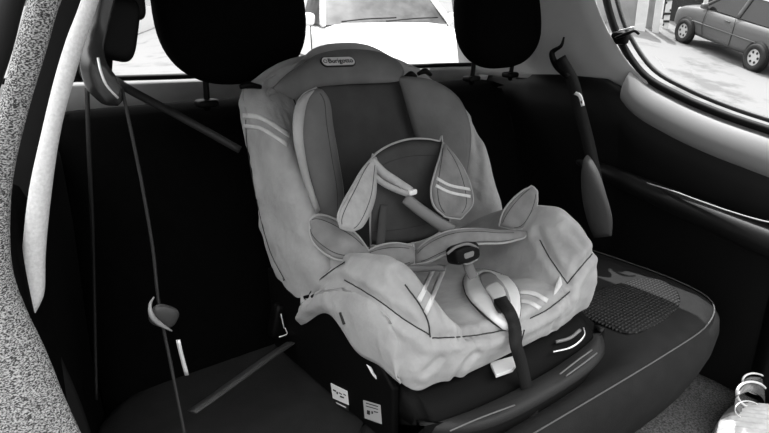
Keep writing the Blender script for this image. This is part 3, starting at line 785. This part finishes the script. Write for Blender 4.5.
def patch(T, top, bot, parent, name, m, n=14, k=4, lift=.0012):
    A = cr([Vector((x, y, 0)) for x, y in top], n); Bq = cr([Vector((x, y, 0)) for x, y in bot], n); rows = []
    for a, b in zip(A, Bq):
        r = []
        for j in range(k):
            q = a.lerp(b, j / (k - 1)); h = hit(T, q.x, q.y, lift)
            if h is None: return None
            r.append(h[0])
        rows.append(r)
    bm = bmesh.new(); grid(bm, rows); o = obj(name, bm, m, parent); sm = o.modifiers.new('s', 'SOLIDIFY'); sm.thickness = .0008; sm.offset = 0; return o
for pix in ([(345, 280), (362, 290), (385, 305), (405, 320), (430, 335)], [(430, 337), (428, 322), (420, 305), (405, 285)], [(432, 338), (470, 336), (505, 330)], [(530, 318), (550, 308), (570, 292)], [(540, 240), (548, 255), (558, 270), (567, 283)], [(567, 284), (580, 268), (592, 254)], [(306, 300), (320, 280), (345, 262)], [(520, 345), (524, 330)]):
    seam_line(T_seat, pix, seatc)
for a, b in (([(446, 262), (434, 280), (421, 300)], [(440, 262), (428, 280), (418, 297)]), ([(437, 264), (427, 285), (425, 312)], [(440, 264), (431, 285), (428, 314)])):
    pass
patch(T_seat, [(432, 267), (425, 283), (417, 299)], [(437, 267), (429, 284), (421, 303)], seatc, 'pale_stripe', stripe)
patch(T_seat, [(443, 265), (434, 288), (424, 311)], [(448, 265), (439, 288), (427, 316)], seatc, 'pale_stripe', stripe)
patch(T_seat, [(519, 290), (534, 292), (548, 299)], [(519, 294), (533, 296), (546, 303)], seatc, 'pale_stripe', stripe)
patch(T_seat, [(519, 299), (530, 301), (541, 307)], [(518, 303), (529, 305), (538, 310)], seatc, 'pale_stripe', stripe)
patch(T_seat, [(556, 284), (558, 279), (560, 274)], [(553, 296), (557, 292), (562, 285)], seatc, 'pale_stripe', stripe)
# backrest stripes, seams
patch(T_back, [(243, 113), (262, 116), (290, 133)], [(243, 118), (262, 121), (289, 138)], backc, 'pale_stripe', stripe)
patch(T_back, [(244, 124), (262, 127), (288, 143)], [(244, 128), (262, 131), (287, 147)], backc, 'pale_stripe', stripe)
seam_line(T_back, [(283, 82), (292, 95), (300, 120), (315, 170), (330, 215)], backc, .0014)
seam_line(T_back, [(246, 120), (248, 150), (258, 205), (270, 250), (285, 280)], backc, .0008)
seam_line(T_back, [(398, 76), (404, 95), (413, 125), (420, 150)], backc)
seam_line(T_back, [(312, 84), (330, 80), (360, 78), (395, 80)], backc)
# toggles on the crown
# ---- pads in front of the backrest
def pad(name, A, Bq, th, m, parent=cs, piping=True, pr_=.0021, **k):
    A = [at(*q) for q in A]; Bq = [at(*q) for q in Bq]
    o = obj(name, puff(A, Bq, th, **k), m, parent)
    if piping:
        p = edge_loop(A, Bq); obj('piping', tube(p, pr_, seg=6, n=70, closed=True), pipe, o)
        ca, cb = cr(A, 24)[2:-2], cr(Bq, 24)[2:-2]; T_ = bvh(o)
        for t_ in (.16, .84):
            pts = []
            for a_, b_ in zip(ca, cb):
                q = a_.lerp(b_, t_); d_ = (q - Vector((0, 0, CZ))).normalized(); l_, n_, i_, x_ = T_.ray_cast(Vector((0, 0, CZ)), d_)
                if l_ is not None: pts.append(l_ - d_ * .0003)
            if len(pts) > 5: obj('stitching', tube(pts, .0006, seg=5), seam, o)
    return o
# centre back panel, its shade put into the dark grey
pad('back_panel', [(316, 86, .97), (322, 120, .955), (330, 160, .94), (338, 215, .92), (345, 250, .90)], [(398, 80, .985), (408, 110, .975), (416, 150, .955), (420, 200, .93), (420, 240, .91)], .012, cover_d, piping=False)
# left head wing
hw = pad('head_wing', [(316, 88, .90), (303, 95, .885), (295, 112, .87), (295, 140, .86), (304, 175, .85), (318, 215, .845)], [(316, 88, .905), (328, 102, .91), (332, 125, .905), (338, 160, .89), (343, 195, .87), (340, 225, .86)], .018, cover_m)
pad('wing_edge', [(314, 90, .895), (302, 97, .878), (294, 113, .862), (294, 142, .852), (303, 178, .842), (316, 214, .838)], [(315, 92, .892), (308, 100, .876), (304, 116, .862), (303, 140, .852), (309, 175, .842), (320, 210, .838)], .006, cover, piping=False)
# right head wing
pad('head_wing', [(398, 78, .955), (403, 95, .95), (410, 120, .94), (418, 150, .93), (425, 190, .91)], [(402, 76, .955), (432, 80, .93), (458, 97, .90), (470, 125, .875), (470, 155, .865), (462, 195, .865)], .015, cover_m, piping=False)
# crown pad with oval badge
cr_pad = pad('crown_pad', [(272, 88, 1.0), (284, 76, 1.01), (300, 66, 1.015), (318, 54, 1.02), (345, 49, 1.02), (375, 51, 1.01), (395, 60, 1.0), (404, 72, .985)], [(296, 100, .965), (303, 94, .968), (312, 88, .965), (322, 86, .965), (345, 84, .965), (370, 83, .96), (390, 82, .955), (402, 80, .95)], .016, cover_m, piping=False)
T_crown = bvh(cr_pad)
# badge
c, n_ = hit(T_crown, 338, 62); c = c + n_ * .002
h2, _ = hit(T_crown, 352, 61.5); xdir = (h2 - c); xdir = (xdir - n_ * xdir.dot(n_)).normalized(); ydir = n_.cross(xdir).normalized()
if ydir.z < 0: ydir = -ydir
nz = xdir.cross(ydir)
Mb = Matrix((( xdir.x, ydir.x, nz.x, c.x), (xdir.y, ydir.y, nz.y, c.y), (xdir.z, ydir.z, nz.z, c.z), (0, 0, 0, 1)))
def oval(w_, h_, n=40):
    out = []
    r = h_ / 2; L = w_ / 2 - r
    for k in range(n):
        a = 2 * math.pi * k / n; out.append(Vector((r * math.cos(a) + (L if math.cos(a) > 0 else -L), r * math.sin(a), 0)))
    return out
bw, bh = .071, .0185
bd = obj('badge', prism([Mb @ (q + Vector((0, 0, -.003))) for q in oval(bw + .004, bh + .004)], nz * .0035), ink, cs, smooth=False)
obj('badge_plate', prism([Mb @ q for q in oval(bw, bh)], nz * .0012), mat('badge_grey', .6, .5), bd, smooth=False)
obj('badge_lettering', text_bm('Burigotto', .0142, Mb @ Matrix.Translation((.004, 0, .0016)) @ Matrix.Scale(1, 4)), ink, bd, smooth=False)
obj('badge_emblem', tube([Mb @ Vector((-.029 + .0035 * math.cos(a), .0035 * math.sin(a), .0015)) for a in [k * math.pi / 8 for k in range(16)]], .0006, seg=6, closed=True), ink, bd)
# toggles / clips by the crown
for pts in ([(405, 77), (411, 74), (416, 77)], [(418, 74), (425, 71), (431, 75)], [(240, 87), (248, 85), (261, 87)]):
    obj('strap_clip', tube([at(x, y, 1.0 if x > 300 else 1.04) for x, y in pts], [.004, .007, .004], n=10, seg=8), blackp, cs)
patch(T_back, [(266, 92), (270, 88), (274, 87)], [(268, 98), (272, 95), (277, 94)], backc, 'pale_tab', light_c)

# ---- harness support: horseshoe with two flaps
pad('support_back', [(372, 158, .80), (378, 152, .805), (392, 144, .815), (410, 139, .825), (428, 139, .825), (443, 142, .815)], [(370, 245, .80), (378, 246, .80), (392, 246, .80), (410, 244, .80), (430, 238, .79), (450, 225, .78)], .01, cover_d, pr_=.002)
lf = pad('support_flap', [(373, 157, .795), (362, 170, .785), (352, 187, .77), (343, 203, .755), (338, 217, .745), (341, 228, .74)], [(376, 158, .80), (376, 176, .79), (375, 195, .775), (370, 212, .76), (362, 226, .745), (352, 231, .74)], .007, light_c)
rf = pad('support_flap', [(443, 143, .81), (440, 156, .79), (435, 172, .775), (431, 190, .765), (434, 206, .755), (446, 217, .745)], [(444, 144, .81), (454, 155, .79), (464, 170, .77), (471, 188, .755), (472, 205, .745), (460, 219, .742)], .007, cover_i)
T_rf = bvh(rf); T_lf = bvh(lf)
patch(T_rf, [(437, 177), (450, 184), (469, 188)], [(436, 180), (450, 187), (470, 191)], rf, 'pale_stripe', stripe)
patch(T_rf, [(436, 184), (450, 191), (470, 195)], [(435, 187), (450, 194), (470, 198)], rf, 'pale_stripe', stripe)
# harness: shoulder straps meeting at a small clip
hb = obj('harness_strap', strap([at(371, 160, .795), at(382, 172, .785), at(395, 181, .778), at(410, 191, .772)], .016, (0, -.2, 1), thick=.0025, n=20), light_c, cs)
obj('harness_strap', strap([at(372, 174, .79), at(383, 183, .78), at(397, 190, .775), at(408, 194, .77)], .010, (0, -.2, 1), thick=.002, n=20), light_c, cs)
p = at(412, 192, .77); obj('chest_clip', superell(p.x, p.y, p.z, .009, .005, .005, .4, .4), chrome_b, cs)
obj('harness_pad', puff([at(408, 193, .775), at(425, 206, .765), at(440, 216, .755), at(456, 226, .745)], [at(402, 203, .78), at(418, 216, .77), at(432, 226, .76), at(446, 236, .75)], .007), mat('harness_pad_cloth', .2, .8), cs)
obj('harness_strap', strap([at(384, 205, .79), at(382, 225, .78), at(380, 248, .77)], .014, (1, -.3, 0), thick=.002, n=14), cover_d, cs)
# ---- waist insert: left petal, middle roll, front band, right petal
pad('insert_petal', [(309, 221, .80), (317, 215, .80), (330, 217, .795), (345, 225, .785), (358, 236, .775), (368, 250, .765)], [(310, 225, .80), (311, 238, .795), (320, 250, .785), (335, 259, .775), (352, 260, .765), (368, 256, .762)], .008, cover_i)
pad('insert_roll', [(366, 252, .765), (378, 246, .765), (395, 243, .76), (414, 246, .75)], [(370, 262, .755), (384, 268, .745), (398, 270, .735), (414, 264, .735)], .012, cover_i)
pad('insert_band', [(413, 258, .75), (421, 246, .745), (436, 236, .735), (455, 230, .725), (478, 229, .715), (500, 231, .705), (530, 231, .69)], [(416, 264, .738), (428, 262, .72), (442, 256, .705), (460, 248, .70), (480, 244, .69), (504, 243, .682), (524, 238, .68)], .010, cover_i)
pad('insert_petal', [(499, 226, .735), (502, 214, .735), (510, 202, .73), (521, 192, .72), (532, 186, .71)], [(512, 229, .715), (525, 228, .70), (533, 218, .695), (537, 204, .695), (537, 191, .70)], .006, cover_i)
pad('crotch_cushion', [(385, 268, .74), (405, 266, .735), (425, 265, .72), (445, 266, .70)], [(400, 274, .73), (415, 272, .72), (430, 271, .71), (445, 270, .69)], .006, cover_m, piping=False)
# ---- harness buckle
bu = obj('harness_buckle', superell(*at(463, 253, .662), .029, .017, .016, .45, .45, M=Matrix.Rotation(-.25, 4, 'X')), blackp, cs)
obj('buckle_tongue', tube([at(447, 254, .655), at(456, 247, .65), at(468, 244, .65), at(478, 248, .65)], .0025, n=14, seg=8), mat('buckle_grey', .15, .35), bu)
obj('buckle_button', superell(*at(468, 255, .648), .012, .004, .006, .4, .4), mat('button_grey', .16, .35), bu)
obj('buckle_rib', tube([at(458, 262, .648), at(468, 264, .645), at(478, 259, .645)], .0012, n=10, seg=8), mat('rib_grey', .25, .35), bu)
obj('crotch_strap', strap([at(467, 262, .66), at(470, 270, .65), at(474, 278, .64)], .018, (1, -.3, 0), n=10), cover_m, cs)

# ---- white oval adjuster plate
def surf_disc(T, poly, lift, depth, name, m, parent, dome=.003, rings=6):
    P = cr([Vector((x, y, 0)) for x, y in poly], 40, closed=True); cen = sum(P, Vector()) / len(P); rows = []
    for g in [1 - k / rings for k in range(rings)] + [.03]:
        r = []
        for q in P:
            q2 = cen + (q - cen) * g; h = hit(T, q2.x, q2.y, lift + dome * (1 - g * g)); r.append(h[0])
        rows.append(r)
    bm = bmesh.new(); vs = grid(bm, rows, closed_u=True); bm.faces.new(vs[-1])
    o = obj(name, bm, m, parent); s = o.modifiers.new('s', 'SOLIDIFY'); s.thickness = depth; s.offset = 0; return o
ov = [(464, 284), (469, 275), (480, 271), (493, 272), (506, 278), (516, 289), (520, 303), (517, 318), (512, 325), (502, 328), (488, 320), (476, 309), (467, 297)]
surf_disc(T_seat, [(x + (x - 492) * .035, y + (y - 300) * .035) for x, y in ov], .003, .003, 'adjuster_rim', seam, cs)
plate = surf_disc(T_seat, ov, .006, .003, 'adjuster_oval', white_p, cs)
surf_disc(T_seat, [(480, 281), (486, 277), (494, 279), (502, 287), (508, 298), (509, 309), (504, 312), (497, 318), (492, 306), (486, 295)], .0098, .002, 'adjuster_recess', mat('recess_grey', .30, .5), plate, dome=.001)
h, n_ = hit(T_seat, 497, 300, .011)
surf_disc(T_seat, [(487, 295), (497, 290), (504, 297), (505, 303), (496, 308), (491, 303)], .0135, .004, 'release_button', mat('button_pale', .55, .4), plate, dome=.001)
surf_disc(T_seat, [(494, 309), (503, 303), (507, 306), (504, 315), (497, 319)], .0125, .002, 'strap_slot', ink, plate, dome=0)
a = [hit(T_seat, x, y, .0165)[0] for x, y in ((500, 307), (506, 318), (511, 330))]
st = a + [at(516, 345, .525), at(521, 362, .52), at(525, 380, .515), at(529, 398, .51), at(533, 415, .50), at(537, 432, .49)]
obj('adjuster_strap', strap(st, .021, (1, -.2, .25), thick=.0015, n=50), mat('adjuster_webbing', .005, .65, bump=.3, bscale=700, spec=.3), cs)

# ---- stickers on the side cheek
def sticker(quad, m, name, parent, X=CX - .2415):
    pts = [atx(x, y, X) for x, y in quad]; return obj(name, prism(pts, (-.0008, 0, 0)), m, parent, smooth=False), X - .0009
s1, X1 = sticker([(331, 383), (347.5, 391), (349, 405), (333, 398)], white_s, 'sticker', cs)
def marks(lst, X, parent, m=ink):
    bm = bmesh.new()
    for q in lst: prism([atx(x, y, X) for x, y in q], (-.0003, 0, 0), bm)
    obj('sticker_print', bm, m, parent, smooth=False)
sticker([(333, 399.5), (349, 406), (349, 411), (336, 404)], ink, 'sticker', cs)
marks([[(336, 402), (346, 407), (346, 408), (337, 403.5)]], X1, s1, white_s)
marks([[(333, 389), (336, 390.5), (336, 392), (333, 390.5)], [(336.5, 391.5), (338, 392), (338, 394.5), (336.5, 393.5)], [(339, 392), (342, 394), (342, 395), (339, 393.2)], [(340, 395.5), (344, 397), (344, 398.4), (340, 397)], [(343.5, 393.5), (346, 395), (346, 396), (343.5, 394.6)]], X1, s1)
s2, X2 = sticker([(363.5, 400), (380.5, 405), (382, 424), (365, 418)], grey_s, 'sticker', cs)
marks([[(366, 402.5), (378, 406), (378, 407), (366, 403.5)], [(366, 405.5), (378, 409), (378, 409.8), (366, 406.3)], [(367, 410), (370, 410.8), (370, 415), (367, 414)], [(371.5, 411), (373, 411.5), (373, 414), (371.5, 413.5)], [(374, 411), (378, 412), (378, 413), (374, 412)]], X2, s2)
# white fabric tag
obj('care_tag', puff([at(366, 364, .655), at(369, 369, .65), (at(373, 376, .645)), at(380, 383, .64)], [at(371, 367, .65), at(374, 373, .645), at(379, 378, .642), at(382, 382, .64)], .001), white_s, cs)
obj('cover_loop', tube([at(341, 312, .72), at(343, 318, .715), at(345, 324, .71)], .004, n=8, seg=8), ink, cs)

# ------------------------------------------------------------ things on the floor at right
pl = thing('cloth_bundle', 'crumpled white ribbed cloth lying on the car floor at lower right', 'cloth', tuple(atz(750, 425, .30)))
bm = bmesh.new(); rows = []
O = atz(722, 428, .285); U = (atz(810, 430, .285) - atz(712, 420, .285)); W_ = (atz(765, 395, .285) - atz(735, 450, .285))
for i in range(40):
    u = i / 39; r = []
    for j in range(60):
        v = j / 59; rib = abs(math.sin(v * 34 + u * 1.5)) * .006
        hgt = math.sin(math.pi * min(1, max(0, v))) ** .5 * (min(1, u * 7 + .0)) ** .5 * .035
        r.append(O + U * (u - .02) + W_ * (v - .45) * .75 + Vector((0, 0, hgt + rib * (u > .03))) - U * .06 * math.sin(v * 3.1))
    rows.append(r)
grid(bm, rows); o = obj('folds', bm, mat('white_cloth', .38, .8, noise_amt=.15, nscale=60), pl); o.modifiers.new('s', 'SOLIDIFY').thickness = .003
jar = thing('strap_roll', 'rolled glossy strap with two pale bands standing on the white cloth', 'roll', tuple(atz(750, 415, .31)))
def ell(px, py, a, b, rot, Y, n=28):
    return [at(px + a * math.cos(t) * math.cos(rot) - b * math.sin(t) * math.sin(rot), py + a * math.cos(t) * math.sin(rot) + b * math.sin(t) * math.cos(rot), Y) for t in [2 * math.pi * k / n for k in range(n)]]
bm = bmesh.new(); R1 = ell(750, 405, 15, 13, .3, .385); R2 = ell(756, 388, 15, 11, .3, .40)
grid(bm, [R1, R2], closed_u=True); o = obj('roll_body', bm, mat('glossy_grey', .12, .15, spec=.8), jar); o.modifiers.new('s', 'SOLIDIFY').thickness = .0015
obj('pale_band', tube(ell(753, 395, 16.5, 13, .3, .39), .0028, seg=8, closed=True), white_p, jar)
obj('pale_band', tube(ell(757, 384, 15, 10, .35, .40), .0022, seg=8, closed=True), white_p, jar)
obj('wire_loop', tube(ell(748, 410, 13, 9, .1, .38), .0012, seg=8, closed=True), chrome_b, jar)
o = obj('seat_rail', tube([at(749, 367, .45), at(760, 373, .435), at(790, 391, .41)], .0018, n=10, seg=8), chrome_b); tag(o, 'thin bright metal rail on the floor beyond the rolled strap', 'rail')
o = obj('floor_strip', tube([atz(722, 343, .29), atz(745, 352, .29), atz(775, 368, .29), atz(800, 380, .29)], .008, n=14, seg=10, flat=.5), mat('sill_strip', .07, .5)); tag(o, 'dull grey sill strip along the foot of the right side panel', 'strip')
